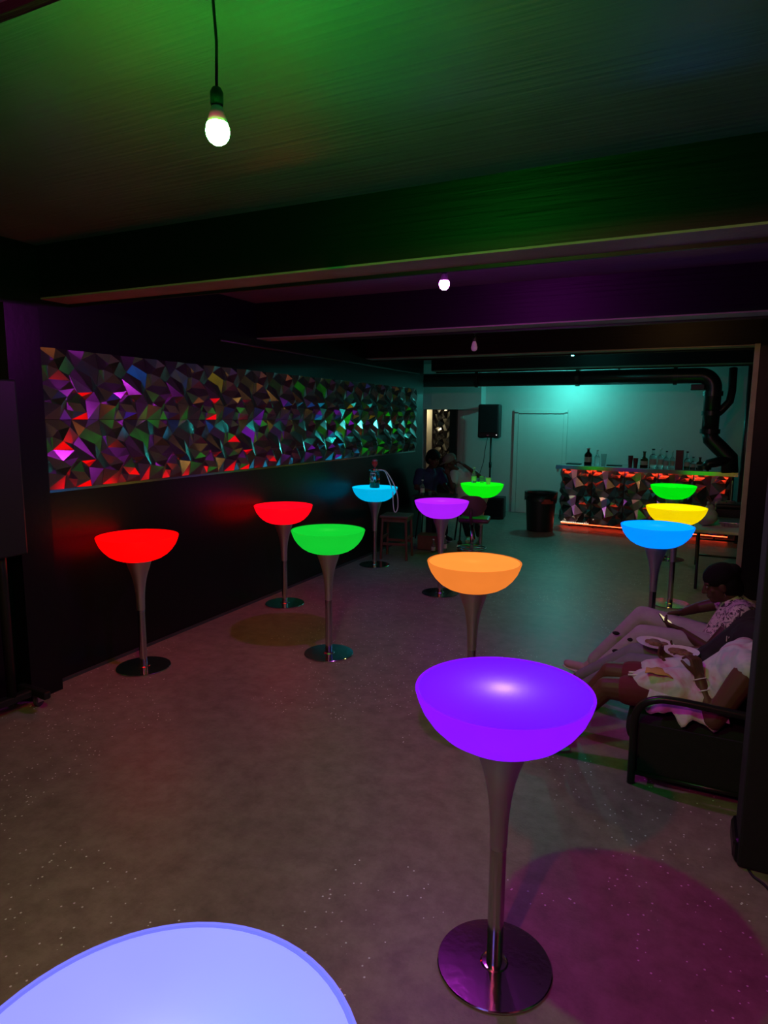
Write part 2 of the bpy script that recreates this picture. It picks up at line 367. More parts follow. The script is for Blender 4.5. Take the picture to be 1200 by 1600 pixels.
# ---------------------------------------------------------------- faceted panels
def facet_mesh(w, h, npt, seed, dmax):
    """one relief tile: random pyramids and star-shaped hollows, closed at the back"""
    from mathutils.geometry import delaunay_2d_cdt
    rnd = random.Random(seed); P = []; D = []
    ring = []
    for k in range(4): ring.append((k/4*w, 0, k))
    for k in range(4): ring.append((w, k/4*h, k))
    for k in range(4): ring.append((w-k/4*w, h, k))
    for k in range(4): ring.append((0, h-k/4*h, k))
    for x, z, k in ring: P.append(Vector((x, z))); D.append(dmax*(.06 if k % 2 == 0 else .45))
    tries = 0
    while len(P) < 16+npt and tries < 6000:
        tries += 1; q = Vector((rnd.uniform(.07, .93)*w, rnd.uniform(.07, .93)*h))
        if all((q-p).length > w*.098 for p in P):
            P.append(q); D.append(dmax*(rnd.uniform(.85, 1.0) if len(P) % 3 == 0 else rnd.uniform(.0, .22) if len(P) % 3 == 1 else rnd.uniform(.25, .6)))
    vo, _, fo = delaunay_2d_cdt(P, [], [], 0, 1e-6)[:3]
    dd = []
    for v in vo:
        i = min(range(len(P)), key=lambda i: (P[i]-v).length_squared); dd.append(D[i])
    V = [(v.x, -d-.004, v.y) for v, d in zip(vo, dd)]; Fc = []
    for f in fo:
        a_, b_, c_ = [vo[i] for i in f][:3]
        ccw = (b_-a_).cross(c_-a_) > 0
        Fc.append(tuple(f) if ccw else tuple(f)[::-1])
    n = len(V); V += [(x, 0, z) for x, z, k in ring]
    rid = [min(range(len(vo)), key=lambda i: (vo[i]-Vector((x, z))).length_squared) for x, z, k in ring]
    for k in range(16): j = (k+1) % 16; Fc.append((rid[k], n+k, n+j, rid[j]))
    Fc.append(tuple(n+k for k in range(16))[::-1])
    mb = MB(); mb.add(V, Fc); return mb
TW, TH = .48, .495
wp = thing('faceted_wall_cladding', 'two rows of silver faceted relief panels on the black left wall', 'wall panel', (XL+.002, 0, 1.43))
tile0 = facet_mesh(TW-.003, TH-.003, 25, 11, .07).build('relief_tile', M['facet'], wp)
for r in range(2):
    for k in range(14):
        o = tile0 if (r == 0 and k == 0) else tile0.copy()
        if o is not tile0: C.objects.link(o)
        o.parent = wp; o.rotation_euler = (0, 0, R(90)); o.location = (0, 3.10+TW*k, TH*r)
MB().box((.006, 3.1+7*TW, -.012), (.014, 14*TW, .02)).build('edge_trim', M['facet'], wp)
fp2 = thing('faceted_wall_art', 'faceted silver relief panels glimpsed through the far opening', 'wall panel', (-6.0, 15.545, .95))
for r in range(3):
    for k in range(4):
        o = tile0.copy(); C.objects.link(o); o.parent = fp2; o.rotation_euler = (0, 0, 0); o.location = (TW*k, 0, TH*r)

# ---------------------------------------------------------------- glowing tables
bowl_prof = [(.0, .862), (.10, .862), (.135, .867), (.175, .882), (.215, .907), (.250, .942), (.276, .980), (.292, 1.018), (.300, 1.046), (.2995, 1.0490), (.2975, 1.0495), (.2955, 1.040), (.284, 1.018), (.268, .984), (.243, .948), (.208, .914), (.170, .890), (.13, .875), (.10, .870), (0, .870)]
plate_prof = [(0, 1.039), (.2880, 1.039), (.2895, 1.042), (.2885, 1.047), (0, 1.047)]
seam_shade_prof = [(.2895, 1.040), (.2950, 1.040), (.2950, 1.0478), (.2895, 1.0478), (.2895, 1.040)]
stem_prof = [(.026, .44), (.0305, .475), (.032, .55), (.035, .60), (.039, .64), (.045, .68), (.053, .72), (.064, .76), (.078, .80), (.087, .83), (.095, .858), (.095, .8615)]
pole_prof = [(.029, .012), (.029, .475)]
base_prof = [(0, 0), (.200, 0), (.205, .003), (.205, .008), (.202, .011), (.05, .012), (.045, .016), (.030, .018), (0, .018)]
proto = {}
def glow_table(x, y, col, hot, hotp, label, es=1.0, plate_es=.86, pcol=None):
    t = thing('glowing_bar_table', label, 'table', (x, y, 0), 0, 'glowing bar tables')
    gm = glow_mat('glow_'+label.split()[0]+str(len(proto)), col, es)
    pm = glow_mat('glow_top_'+label.split()[0]+str(len(proto)), pcol or col, es*plate_es, trans=.5); proto[label] = 1
    b = MB().lathe(bowl_prof, 64).build('bowl', gm, t, smooth=True, ang=40)
    p = MB().lathe(plate_prof, 64).build('top_plate', pm, t, smooth=True, ang=40)
    MB().lathe(seam_shade_prof, 64, cap=False).build('rim_seam_shade', glow_mat('glow_seam_shade_'+label.split()[0]+str(len(proto)), col, es*.84), p, smooth=True, ang=40)  # dimmer ring: shade of the rim seam put into its glow
    MB().lathe(stem_prof, 32).build('flared_stem', M['steel'], t, smooth=True, ang=50)
    MB().lathe(pole_prof, 28).build('pole', M['chrome'], t, smooth=True, ang=50)
    MB().lathe(base_prof, 64).build('base_plate', M['plate'], t, smooth=True, ang=30)
    l = bpy.data.lights.new('lamp', 'POINT'); l.energy = hotp*.42; l.color = hot; l.shadow_soft_size = .025
    lo = bpy.data.objects.new('lamp', l); C.objects.link(lo); lo.parent = t; lo.location = (-.005, .01, .992)
    return t
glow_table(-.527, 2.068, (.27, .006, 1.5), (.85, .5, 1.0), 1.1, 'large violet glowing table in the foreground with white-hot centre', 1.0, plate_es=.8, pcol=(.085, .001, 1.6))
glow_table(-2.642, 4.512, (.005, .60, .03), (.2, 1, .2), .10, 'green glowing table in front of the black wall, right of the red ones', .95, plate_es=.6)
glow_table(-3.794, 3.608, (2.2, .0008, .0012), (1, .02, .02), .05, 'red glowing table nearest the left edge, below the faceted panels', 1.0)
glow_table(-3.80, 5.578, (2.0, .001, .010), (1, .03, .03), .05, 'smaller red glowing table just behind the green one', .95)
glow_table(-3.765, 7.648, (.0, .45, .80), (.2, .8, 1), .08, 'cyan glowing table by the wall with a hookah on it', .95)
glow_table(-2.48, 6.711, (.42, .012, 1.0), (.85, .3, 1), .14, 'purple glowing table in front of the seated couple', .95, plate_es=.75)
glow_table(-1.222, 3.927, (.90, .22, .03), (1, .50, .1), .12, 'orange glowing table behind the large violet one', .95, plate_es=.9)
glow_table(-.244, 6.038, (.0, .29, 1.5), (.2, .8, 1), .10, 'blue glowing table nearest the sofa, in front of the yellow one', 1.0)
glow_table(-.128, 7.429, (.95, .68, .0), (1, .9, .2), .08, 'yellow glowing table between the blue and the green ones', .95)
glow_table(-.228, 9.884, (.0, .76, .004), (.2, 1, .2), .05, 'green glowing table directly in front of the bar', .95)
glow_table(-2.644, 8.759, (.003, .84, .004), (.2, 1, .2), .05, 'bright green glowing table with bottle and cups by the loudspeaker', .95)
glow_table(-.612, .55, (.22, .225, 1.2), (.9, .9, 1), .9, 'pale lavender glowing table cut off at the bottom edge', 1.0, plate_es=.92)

# ---------------------------------------------------------------- hanging bulbs
def bulb(loc, col, s, label, on=True):
    t = thing('hanging_bulb', label, 'light bulb', loc, 0, 'hanging light bulbs')
    dm = emis('lit_'+label.split()[0], col, s) if on else M['bulbwhite']
    MB().lathe([(0, -.034), (.012, -.032), (.022, -.025), (.029, -.014), (.031, -.002), (.030, .010), (.027, .018), (0, .018)], 20).build('diffuser', dm, t, smooth=True, ang=60)
    MB().lathe([(.0265, .0185), (.024, .032), (.017, .052), (.0135, .062), (0, .062)], 20).build('housing', M['bulbwhite'], t, smooth=True, ang=50)
    MB().lathe([(.015, .060), (.017, .065), (.017, .095), (.012, .105), (0, .105)], 16).build('socket', M['blk'], t, smooth=True, ang=50)
    z1 = ZC-loc[2]
    MB().tube([(0, 0, .10), (.004, 0, .10+(z1-.10)*.4), (-.006, .003, .10+(z1-.10)*.75), (0, 0, z1)], .004, 6).build('cord', M['cable'], t, smooth=True)
    return t
B = BULBS
bulb(*B['green'], 'green hanging bulb glowing near the top left of the ceiling')
bulb(*B['magenta'], 'magenta hanging bulb glowing behind the first beam')
bulb(*B['cyan'], 'cyan hanging bulb peeping out below a far beam')
bulb(*B['teal'], 'teal bulb hidden behind the big pipe near the far wall')
bulb(*B['amber'], 'amber bulb added out of sight behind the second beam to warm the floor')
bulb(*B['pink'], 'pink hanging bulb overhead behind the viewer')
bulb((-1.99, 6.2, 2.63), (1, 1, 1), 0, 'unlit white bulb hanging below the second beam', on=False)
bulb((-6.44, 15.24, 2.15), (1.0, .88, .55), 420, 'warm bulb lighting the room beyond the opening')

# ---------------------------------------------------------------- drain pipe
pp = thing('drain_pipe', 'large black drain pipe along the far ceiling turning down beside the bar', 'pipe', (0, 0, 0))
arc = [(.0+.20*math.sin(a), 11.45, 2.44+.20*math.cos(a)) for a in [R(9*i) for i in range(11)]]
MB().tube([(XL-1.5, 11.45, 2.64)]+arc+[(.20, 11.45, 1.75)], .122, 20).build('main_pipe', M['blkmetal'], pp, smooth=True)
MB().tube([(.20, 11.45, 1.80), (.22, 11.45, 1.66), (.36, 11.45, 1.52), (.50, 11.45, 1.38), (.52, 11.45, 1.15)], .122, 18).build('offset_bend', M['blkmetal'], pp, smooth=True)
MB().tube([(.20, 11.45, 1.98), (.33, 11.45, 2.10), (.44, 11.45, 2.24), (.46, 11.5, 2.40), (.46, 11.6, 2.75)], .06, 14).build('branch_pipe', M['blkmetal'], pp, smooth=True)
for z in (2.36, 2.06, 1.78): MB().lathe([(.12, -.035), (.145, -.035), (.145, .035), (.12, .035)], 22, cap=False).build('coupling', M['blkmetal'], pp, smooth=True, loc=(.20, 11.45, z), ang=40)
for x in (-3.6, -1.85, -.35):
    o = MB().lathe([(.12, -.03), (.140, -.03), (.140, .03), (.12, .03)], 22, cap=False).build('coupling', M['blkmetal'], pp, smooth=True, loc=(x, 11.45, 2.64), ang=40); o.rotation_euler = (0, R(90), 0)
MB().tube([(.50, 11.40, 1.36), (.30, 11.36, 1.30), (.22, 11.34, 1.28), (.16, 11.34, 1.20)], .075, 16).build('trap_bend', M['blkmetal'], pp, smooth=True)
MB().lathe([(.075, -.03), (.10, -.03), (.10, .03), (.075, .03)], 20, cap=False).build('coupling', M['blkmetal'], pp, smooth=True, loc=(.16, 11.34, 1.22), ang=40)
for x in (-3.2, -1.2): MB().box((x, 11.45, 2.915), (.03, .004, .35)).build('hanger_strap', M['blkmetal'], pp)
jb = MB().rbox((-.02, 11.42, 2.46), (.20, .10, .09), .01).build('junction_box', M['blk']); tag(jb, 'small black junction box clipped beneath the big pipe', 'junction box')
dp = MB().tube([(.72, 11.7, 0), (.72, 11.7, ZC)], .05, 14).build('riser_pipe', M['blkmetal'], smooth=True); tag(dp, 'thin black vertical riser pipe behind the drain pipe', 'pipe')

# ---------------------------------------------------------------- the bar
bar = thing('bar_counter', 'bar counter clad in faceted silver panels with orange light strips', 'bar counter', (-2.20, 12.08, 0), R(-5.6))
MB().rbox((1.42, .40, .58), (2.74, .70, 1.02), .005).build('body', M['blk'], bar)
MB().rbox((1.42, .36, 1.115), (2.92, .92, .035), .006).build('countertop', M['chrome'], bar)
bt = facet_mesh(.53, .495, 24, 5, .065).build('relief_tile', M['facet'], bar)
for r in range(2):
    for k in range(5):
        o = bt if (r == 0 and k == 0) else bt.copy()
        if o is not bt: C.objects.link(o)
        o.parent = bar; o.location = (.055+.545*k, .045, .085+.505*r)
be = bt.copy(); C.objects.link(be); be.parent = bar; be.rotation_euler = (0, 0, R(-90)); be.location = (.05, .60, .085)
be = bt.copy(); C.objects.link(be); be.parent = bar; be.rotation_euler = (0, 0, R(-90)); be.location = (.05, .60, .59)
MB().box((1.42, -.095, 1.085), (2.92, .008, .045)).build('counter_lip', M['chrome'], bar)
MB().box((1.42, -.060, 1.090), (2.84, .012, .010)).build('led_strip', M['led'], bar)
MB().box((1.42, .10, .055), (2.74, .012, .010)).build('led_strip', M['led'], bar)
MB().box((2.80, -.02, .55), (.012, .012, .9)).build('edge_strip', M['chrome'], bar)
dots = MB()
for k in range(16): dots.box((.08+.032*k, .0, .088), (.009, .006, .009))
dots.build('led_dots', emis('white_warm_led', (1, .75, .55), 6), bar)
for x in (.2, .62, 1.5, 2.6):
    c = MB().lathe([(0, -.015), (.028, -.015), (.030, -.01), (.030, .01), (.028, .015), (0, .015)], 16).build('caster', M['rubber'], bar, smooth=True, loc=(x, .12, .031), ang=40); c.rotation_euler = (0, R(90), 0)
    MB().box((x, .12, .066), (.02, .04, .02)).build('caster_bracket', M['chrome'], bar)
barm = Matrix.Translation((-2.20, 12.08, 0)) @ Matrix.Rotation(R(-5.6), 4, 'Z')
def on_bar(lx, ly): p = barm @ Vector((lx, ly, 1.1325)); return tuple(p)
def bottle(loc, h, r, glass, label, cat='bottle', cap_m=None, fill=None, neck=.35, lab=True, group='bottles on the bar', name='bottle'):
    t = thing(name, label, cat, loc, random.random()*3, group)
    sh = h*(1-neck)
    prof = [(0, 0), (r*.92, 0), (r, .006), (r, sh*.82), (r*.9, sh*.93), (r*.42, sh*1.08), (r*.34, sh*1.14), (r*.33, h*.92), (r*.40, h*.925), (r*.40, h*.95), (0, h*.95)]
    MB().lathe(prof, 20).build('glass_body', glass, t, smooth=True, ang=50)
    if fill: MB().lathe([(0, .006), (r*.86, .006), (r*.88, sh*.5), (0, sh*.5)], 18).build('contents', fill, t, smooth=True, ang=50)
    MB().lathe([(r*.44, h*.93), (r*.44, h), (0, h)], 14).build('cap', cap_m or M['blk'], t, smooth=True, ang=40)
    if lab: MB().lathe([(r*1.01, sh*.22), (r*1.012, sh*.66)], 20, cap=False).build('paper_label', M['paper'], t, smooth=True)
    return t
def cup(loc, h, r, m, label, name='cup', cat='cup', stack=1):
    t = thing(name, label, cat, loc, 0)
    for k in range(stack):
        MB().lathe([(0, .0), (r*.72, 0), (r, h), (r*1.04, h), (r*1.04, h-.006), (r*.96, h-.004), (r*.69, .004), (0, .004)], 20).build('cup_body', m, t, smooth=True, loc=(0, 0, k*.03), ang=50)
    return t
# positions along the counter
bottle(on_bar(.42, .35), .30, .068, M['cola'], 'large dark soft drink bottle at the left of the bar', cap_m=M['white'], neck=.3)
bottle(on_bar(.58, .36), .27, .045, M['glass'], 'clear bottle with white cap beside the dark jug', cap_m=M['white'], neck=.4, lab=False)
cup(on_bar(.70, .34), .20, .05, M['plasticclear'], 'tall clear tumbler next to the clear bottle on the bar', 'tumbler', 'glass')
cup(on_bar(1.17, .30), .13, .042, M['darkred'], 'left stack of dark red cups on the bar', stack=3)
cup(on_bar(1.26, .28), .12, .042, M['darkred'], 'right stack of dark red cups on the bar', stack=2)
bottle(on_bar(1.39, .34), .27, .065, M['glassbrown'], 'squat brown bottle beside the red cups', fill=M['liquor'], neck=.42)
bottle(on_bar(1.53, .36), .32, .060, M['glass'], 'wide clear liquor bottle with paper label', neck=.35)
bottle(on_bar(1.648, .40), .33, .050, M['glass'], 'tall clear liquor bottle, second of the clear pair', cap_m=M['white'], neck=.38)
bottle(on_bar(1.748, .36), .29, .042, M['glass'], 'slim clear bottle with dark cap on the bar', neck=.4)
bottle(on_bar(1.838, .40), .29, .040, M['plasticclear'], 'slim clear bottle left of the dark red carton', cap_m=M['paper'], neck=.4)
bx = thing('carton', 'tall dark red bottle carton standing on the bar', 'box', on_bar(1.955, .36), R(-4))
MB().rbox((0, 0, .15), (.115, .10, .30), .004).build('carton_body', M['darkred'], bx); MB().box((0, 0, .302), (.118, .103, .012)).build('carton_lid', M['darkred'], bx)
bottle(on_bar(2.073, .38), .29, .045, M['glass'], 'clear bottle right of the dark red carton', fill=M['liquor'], neck=.45)
bottle(on_bar(2.168, .38), .20, .042, M['glass'], 'short round clear bottle with amber drink', fill=M['liquor'], neck=.42)
bottle(on_bar(2.275, .36), .20, .055, M['glassbrown'], 'short brown bottle at the right end of the row', neck=.4)
t = tag(MB().rbox((0, 0, .006), (.26, .16, .012), .005).build('bar_mat', M['blkfab'], None, loc=on_bar(.18, .30)), 'flat dark bar mat at the left end of the counter', 'mat')
t = tag(MB().rbox((0, 0, .006), (.26, .14, .012), .005).build('bar_mat', M['blkfab'], None, loc=on_bar(.90, .30)), 'flat dark bar mat between the tumbler and the red cups', 'mat')

# ---------------------------------------------------------------- trash can
tc_ = thing('trash_can', 'round black trash can with red label beside the bar', 'trash can', (-2.38, 11.45, 0))
MB().lathe([(0, 0), (.215, 0), (.225, .01), (.262, .62), (.262, .635), (.278, .64), (.278, .675), (.262, .68), (.25, .66), (.21, .03), (0, .03)], 36).build('can_body', M['blk'], tc_, smooth=True, ang=40)
lv = MB(); pts = []
for k in range(36):
    a = 2*math.pi*k/36; pts.append((math.cos(a), math.sin(a), .56+.05*math.sin(a*5)+.03*math.sin(a*11)))
V = [(x*.283, y*.283, z) for x, y, z in pts]+[(x*.286, y*.286, .69) for x, y, z in pts]+[(x*.255, y*.255, .675) for x, y, z in pts]
Fc = []
for r_ in range(2):
    for k in range(36): Fc.append((r_*36+k, r_*36+(k+1) % 36, (r_+1)*36+(k+1) % 36, (r_+1)*36+k))
lv.add(V, Fc); lv.build('bin_liner', M['blkmetal'], tc_, smooth=True)
lb = MB(); V = []
for k in range(9):
    a = R(-75+k*6); V += [(.268*math.cos(a), .268*math.sin(a), .50), (.272*math.cos(a), .272*math.sin(a), .58)]
lb.add(V, [(2*k, 2*k+2, 2*k+3, 2*k+1) for k in range(8)]); lb.build('red_label', M['redlabel'], tc_, smooth=True)

# ---------------------------------------------------------------- loudspeaker on stand, subwoofer
ss = thing('speaker_stand', 'black tripod speaker stand in front of the white wall', 'stand', (-3.78, 13.05, 0))
MB().tube([(0, 0, .25), (0, 0, 1.56)], .018, 12).build('pole', M['blkmetal'], ss, smooth=True)
MB().tube([(0, 0, .95), (0, 0, 1.06)], .028, 12).build('collar', M['blk'], ss, smooth=True)
MB().tube([(0, 0, .55), (0, 0, .62)], .03, 12).build('hub', M['blk'], ss, smooth=True)
for a in (200, 320, 85):
    ax, ay = math.cos(R(a)), math.sin(R(a))
    MB().tube([(ax*.02, ay*.02, .58), (ax*.27, ay*.27, .015)], .012, 8).build('leg', M['blkmetal'], ss, smooth=True)
sp = thing('loudspeaker', 'black loudspeaker raised on a tripod stand', 'loudspeaker', (-3.80, 13.0, 1.555), R(6))
MB().rbox((0, 0, .345), (.43, .32, .67), .03, 3).build('cabinet', M['blk'], sp)
MB().rbox((0, -.165, .38), (.37, .015, .54), .006).build('grille', M['blkfab'], sp)
MB().rbox((0, -.166, .06), (.05, .012, .03), .003).build('badge', M['chrome'], sp)
for x in (-.15, .15): MB().rbox((x, 0, .006), (.08, .2, .016), .004).build('foot', M['rubber'], sp)
MB().lathe([(0, 0), (.006, 0), (.006, .004), (0, .004)], 10).build('power_light', emis('white_led', (1, 1, 1), 4), sp, loc=(.17, -.166, .07)).rotation_euler = (R(90), 0, 0)
tag(MB().tube([(-3.86, 13.1, 1.60), (-3.93, 13.15, 1.3), (-3.97, 13.2, 1.05), (-4.06, 13.25, .8), (-4.1, 13.3, .5), (-4.12, 13.3, .01)], .006, 6).build('speaker_cable', M['cable'], smooth=True), 'thin black cable hanging from the loudspeaker', 'cable')
sb = thing('subwoofer', 'black subwoofer box on the floor behind the bright green table', 'loudspeaker', (-3.52, 12.45, 0), R(8))
MB().rbox((0, 0, .22), (.46, .34, .42), .02).build('cabinet', M['blk'], sb); MB().rbox((0, -.172, .22), (.38, .012, .34), .005).build('grille', M['blkfab'], sb)

# ---------------------------------------------------------------- bar stool
st = thing('bar_stool', 'bar stool with plum backrest and chrome foot ring in front of bright green table', 'stool', (-2.60, 8.22, 0), R(12))
MB().lathe([(0, 0), (.19, 0), (.195, .006), (.18, .014), (.04, .03), (0, .03)], 36).build('base_plate', M['chrome'], st, smooth=True, ang=40)
MB().tube([(0, 0, .02), (0, 0, .60)], .026, 16).build('column', M['chrome'], st, smooth=True)
ring = [(.19*math.cos(a), .19*math.sin(a), .24) for a in [2*math.pi*k/28 for k in range(28)]]
MB().tube(ring, .011, 8, closed=True).build('foot_ring', M['chrome'], st, smooth=True)
MB().tube([(-.19, 0, .24), (.19, 0, .24)], .01, 8).build('ring_strut', M['chrome'], st, smooth=True)
MB().rbox((.03, 0, .63), (.40, .38, .06), .028, 3).build('seat', M['purplefab'], st, smooth=True)
bk = MB(); V = []; n_ = 15
for k in range(n_):
    u_ = (k/(n_-1))*2-1; a = R(270+44*u_); x, y = math.cos(a)*.27, math.sin(a)*.27+.05
    hz = .135*(1-abs(u_)**3.5*.75); zc = .83
    for rr, z in ((1.0, zc-hz), (1.06, zc), (1.0, zc+hz), (.88, zc+hz*.96), (.88, zc-hz*.96)): V.append((x*rr, y*rr, z))
Fc = []
for k in range(n_-1):
    for q in range(5): Fc.append((k*5+q, k*5+(q+1) % 5, k*5+5+(q+1) % 5, k*5+5+q))
Fc += [(4, 3, 2, 1, 0), tuple((n_-1)*5+q for q in range(5))]
bk.add(V, Fc); bk.build('backrest', M['purplefab'], st, smooth=True, ang=50)
MB().tube([(0, -.225, .80), (0, -.225, .66), (0, -.20, .60), (0, -.10, .585)], .022, 10).build('back_strap', M['purplefab'], st, smooth=True)

# wooden stool/chair by the cyan table
wc = thing('wooden_stool', 'reddish wooden counter stool beside the cyan table', 'stool', (-3.70, 8.22, 0), R(10))
MB().rbox((0, 0, .60), (.40, .38, .035), .008).build('seat', M['wood'], wc)
for sx in (-1, 1):
    for sy in (-1, 1):
        MB().tube([(sx*.185, sy*.17, 0), (sx*.165, sy*.155, .585)], .019, 8).build('leg', M['wood'], wc)
for sy in (-1, 1): MB().box((0, sy*.16, .22), (.34, .02, .035)).build('stretcher', M['wood'], wc); MB().box((0, sy*.157, .555), (.32, .02, .05)).build('apron', M['wood'], wc)
for sx in (-1, 1): MB().box((sx*.172, 0, .30), (.02, .32, .035)).build('stretcher', M['wood'], wc); MB().box((sx*.166, 0, .555), (.02, .30, .05)).build('apron', M['wood'], wc)
bx = thing('crate', 'dark brown crate on the floor behind the wooden stool', 'box', (-3.50, 9.0, 0), R(12))
cr = MB().rbox((0, 0, .11), (.34, .26, .20), .006).build('crate_body', M['wood'], bx); MB().rbox((0, 0, .215), (.35, .27, .02), .004).build('lid', M['wood'], bx)
bottle((-3.27, 9.02, 0), .22, .035, M['plasticclear'], 'clear plastic bottle on the floor beside the crate', group='floor bottles', cap_m=M['white'])
bottle((-3.36, 8.78, 0), .20, .033, M['plasticclear'], 'smaller plastic bottle on the floor in front of the crate', group='floor bottles', cap_m=M['white'])
bottle((-3.05, 9.05, 0), .24, .035, M['glassbrown'], 'brown bottle standing on the floor by the bar stool', group='floor bottles')

# dark table of the couple
dt = thing('dark_table', 'small dark square table in front of the seated couple', 'table', (-3.58, 9.38, 0), R(8))
MB().rbox((0, 0, .765), (.62, .50, .03), .006).build('tabletop', M['blk'], dt)
MB().tube([(0, 0, .02), (0, 0, .75)], .035, 14).build('pedestal', M['blkmetal'], dt, smooth=True)
MB().rbox((0, 0, .012), (.40, .40, .024), .008).build('base', M['blkmetal'], dt)
bottle((-3.76, 9.30, .7805), .23, .035, M['plasticclear'], 'clear water bottle on the dark table', cap_m=M['white'], group='table bottles')
cup((-3.62, 9.28, .7805), .06, .035, M['plasticclear'], 'small clear cup on the dark table beside the bottle')
for nm, loc, lab in (('stool', (-3.90, 9.82, 0), 'plain dark stool under the person in navy'), ('stool', (-3.28, 9.98, 0), 'plain dark stool under the person in the grey cap')):
    s_ = thing('round_stool', lab, 'stool', loc)
    MB().lathe([(0, .47), (.17, .47), (.175, .48), (.17, .505), (0, .51)], 24).build('seat', M['blk'], s_, smooth=True, ang=40)
    for k in range(4):
        a = R(45+90*k); MB().tube([(.12*math.cos(a), .12*math.sin(a), .475), (.18*math.cos(a), .18*math.sin(a), 0)], .014, 8).build('leg', M['blkmetal'], s_, smooth=True)

# things on the bright green table
bottle((-2.80, 8.87, 1.0475), .22, .036, M['plasticclear'], 'clear water bottle on the bright green table', cap_m=M['white'], group='table bottles')
cup((-2.68, 8.86, 1.0475), .10, .036, M['plasticclear'], 'clear tumbler on the bright green table', 'tumbler', 'glass')
cup((-2.55, 8.74, 1.0475), .095, .04, M['paper'], 'paper cup on the bright green table')

# ---------------------------------------------------------------- hookah on the cyan table
hk = thing('hookah', 'clear glass hookah with green water on the cyan table', 'hookah', (-3.745, 7.60, 1.0475))
MB().lathe([(0, 0), (.062, 0), (.066, .006), (.066, .205), (.060, .215), (.030, .222), (.0, .222)], 28).build('vessel', M['glass'], hk, smooth=True, ang=40)
MB().lathe([(0, .008), (.060, .008), (.060, .07), (0, .07)], 24).build('water', M['greenliq'], hk, smooth=True, ang=40)
MB().tube([(0, 0, .03), (0, 0, .30)], .012, 12).build('stem', M['chrome'], hk, smooth=True)
MB().lathe([(.02, .222), (.045, .225), (.045, .245), (.02, .25)], 20).build('collar', M['chrome'], hk, smooth=True, ang=40)
MB().lathe([(.012, .27), (.024, .285), (.036, .30), (.040, .325), (.036, .345), (0, .345)], 20).build('clay_bowl', M['redlabel'], hk, smooth=True, ang=50)
MB().lathe([(0, .346), (.037, .347), (.03, .365), (.015, .375), (0, .375)], 18).build('foil_cap', M['foil'], hk, smooth=True)
MB().tube([(-.03, 0, .235), (-.10, 0, .225)], .007, 8).build('valve', M['chrome'], hk, smooth=True)
MB().tube([(.03, 0, .235), (.10, .01, .235)], .009, 8).build('hose_port', M['white'], hk, smooth=True)
em = MB()
for k in range(11):
    a = R(20+k*14); a2 = a+R(14); em.tube([(.0667*math.sin(R(0))+.03*math.cos(a+math.pi), -.0672, .125+.026*math.sin(a+math.pi)), (.03*math.cos(a2+math.pi), -.0672, .125+.026*math.sin(a2+math.pi))], .0025, 5)
em.tube([(0, -.068, .115), (0, -.068, .165)], .003, 5); em.ell((0, -.068, .145), (.012, .003, .014)); em.box((0, -.068, .085), (.03, .003, .006)); em.box((0, -.066, .192), (.06, .006, .014))
em.build('etched_emblem', M['white'], hk, smooth=True)
ho = MB(); P = [(.10, .01, .235), (.16, 0, .22), (.22, 0, .15), (.29, 0, .03), (.33, 0, -.10), (.335, 0, -.24), (.31, 0, -.30), (.285, 0, -.29), (.27, 0, -.20), (.26, 0, -.05), (.22, .01, .06), (.15, .02, .20), (.12, .02, .225)]
def smooth_path(P, n=6):
    out = []
    for i in range(len(P)-1):
        p0 = Vector(P[max(i-1, 0)]); p1 = Vector(P[i]); p2 = Vector(P[i+1]); p3 = Vector(P[min(i+2, len(P)-1)])
        for k in range(n):
            t = k/n; out.append(.5*((2*p1)+(p2-p0)*t+(2*p0-5*p1+4*p2-p3)*t*t+(3*p1-p0-3*p2+p3)*t**3))
    out.append(Vector(P[-1])); return out
ho.tube(smooth_path(P), .0075, 8).build('hose', M['white'], hk, smooth=True)

# ---------------------------------------------------------------- folding table on the right with food
ft = thing('folding_table', 'white folding table with black legs right of the yellow table', 'table', (.42, 9.2, 0))
MB().rbox((0, 0, .655), (.72, 1.55, .035), .012).build('tabletop', M['paper'], ft)
for sy, fy in ((-1, -.95), (1, .45)):
    for sx in (-.30, .26):
        MB().tube([(sx, sy*.55, .64), (sx, sy*.58, .42), (sx, fy, 0)] if sy < 0 else [(sx, .60, .64), (sx, .62, .42), (sx, fy, 0)], .016, 8).build('leg', M['blkmetal'], ft, smooth=True)
    MB().tube([(-.30, sy*.60, .34), (.26, sy*.60, .34)], .012, 8).build('cross_bar', M['blkmetal'], ft, smooth=True)
tr = thing('foil_tray', 'silver foil food tray on the folding table', 'tray', (.50, 9.05, .673))
MB().box((0, 0, .05), (.34, .46, .006)).build('tray_lid', M['foil'], tr)
rb = MB(); V = []; Fc = []; N_ = 120
for k in range(N_):
    tt = k/N_; per = 2*(.32+.44); d = tt*per; wv_ = .006 if k % 2 else 0
    if d < .32: p = (-.16+d, -.22-wv_)
    elif d < .76: p = (.16+wv_, -.22+d-.32)
    elif d < 1.08: p = (.16-(d-.76), .22+wv_)
    else: p = (-.16-wv_, .22-(d-1.08))
    V += [(p[0]*.9, p[1]*.92, 0), (p[0], p[1], .048)]
for k in range(N_): j = (k+1) % N_; Fc.append((2*k, 2*j, 2*j+1, 2*k+1))
Fc.append(tuple(2*k for k in range(N_))[::-1]); rb.add(V, Fc); rb.build('ribbed_side', M['foil'], tr)
tr2 = thing('chafing_dish', 'dark lidded food warmer behind the foil tray', 'food warmer', (.48, 9.62, .673))
MB().rbox((0, 0, .07), (.36, .34, .14), .015).build('pan', M['blkmetal'], tr2); MB().rbox((0, 0, .175), (.37, .35, .06), .03, 3).build('lid', M['blkmetal'], tr2)
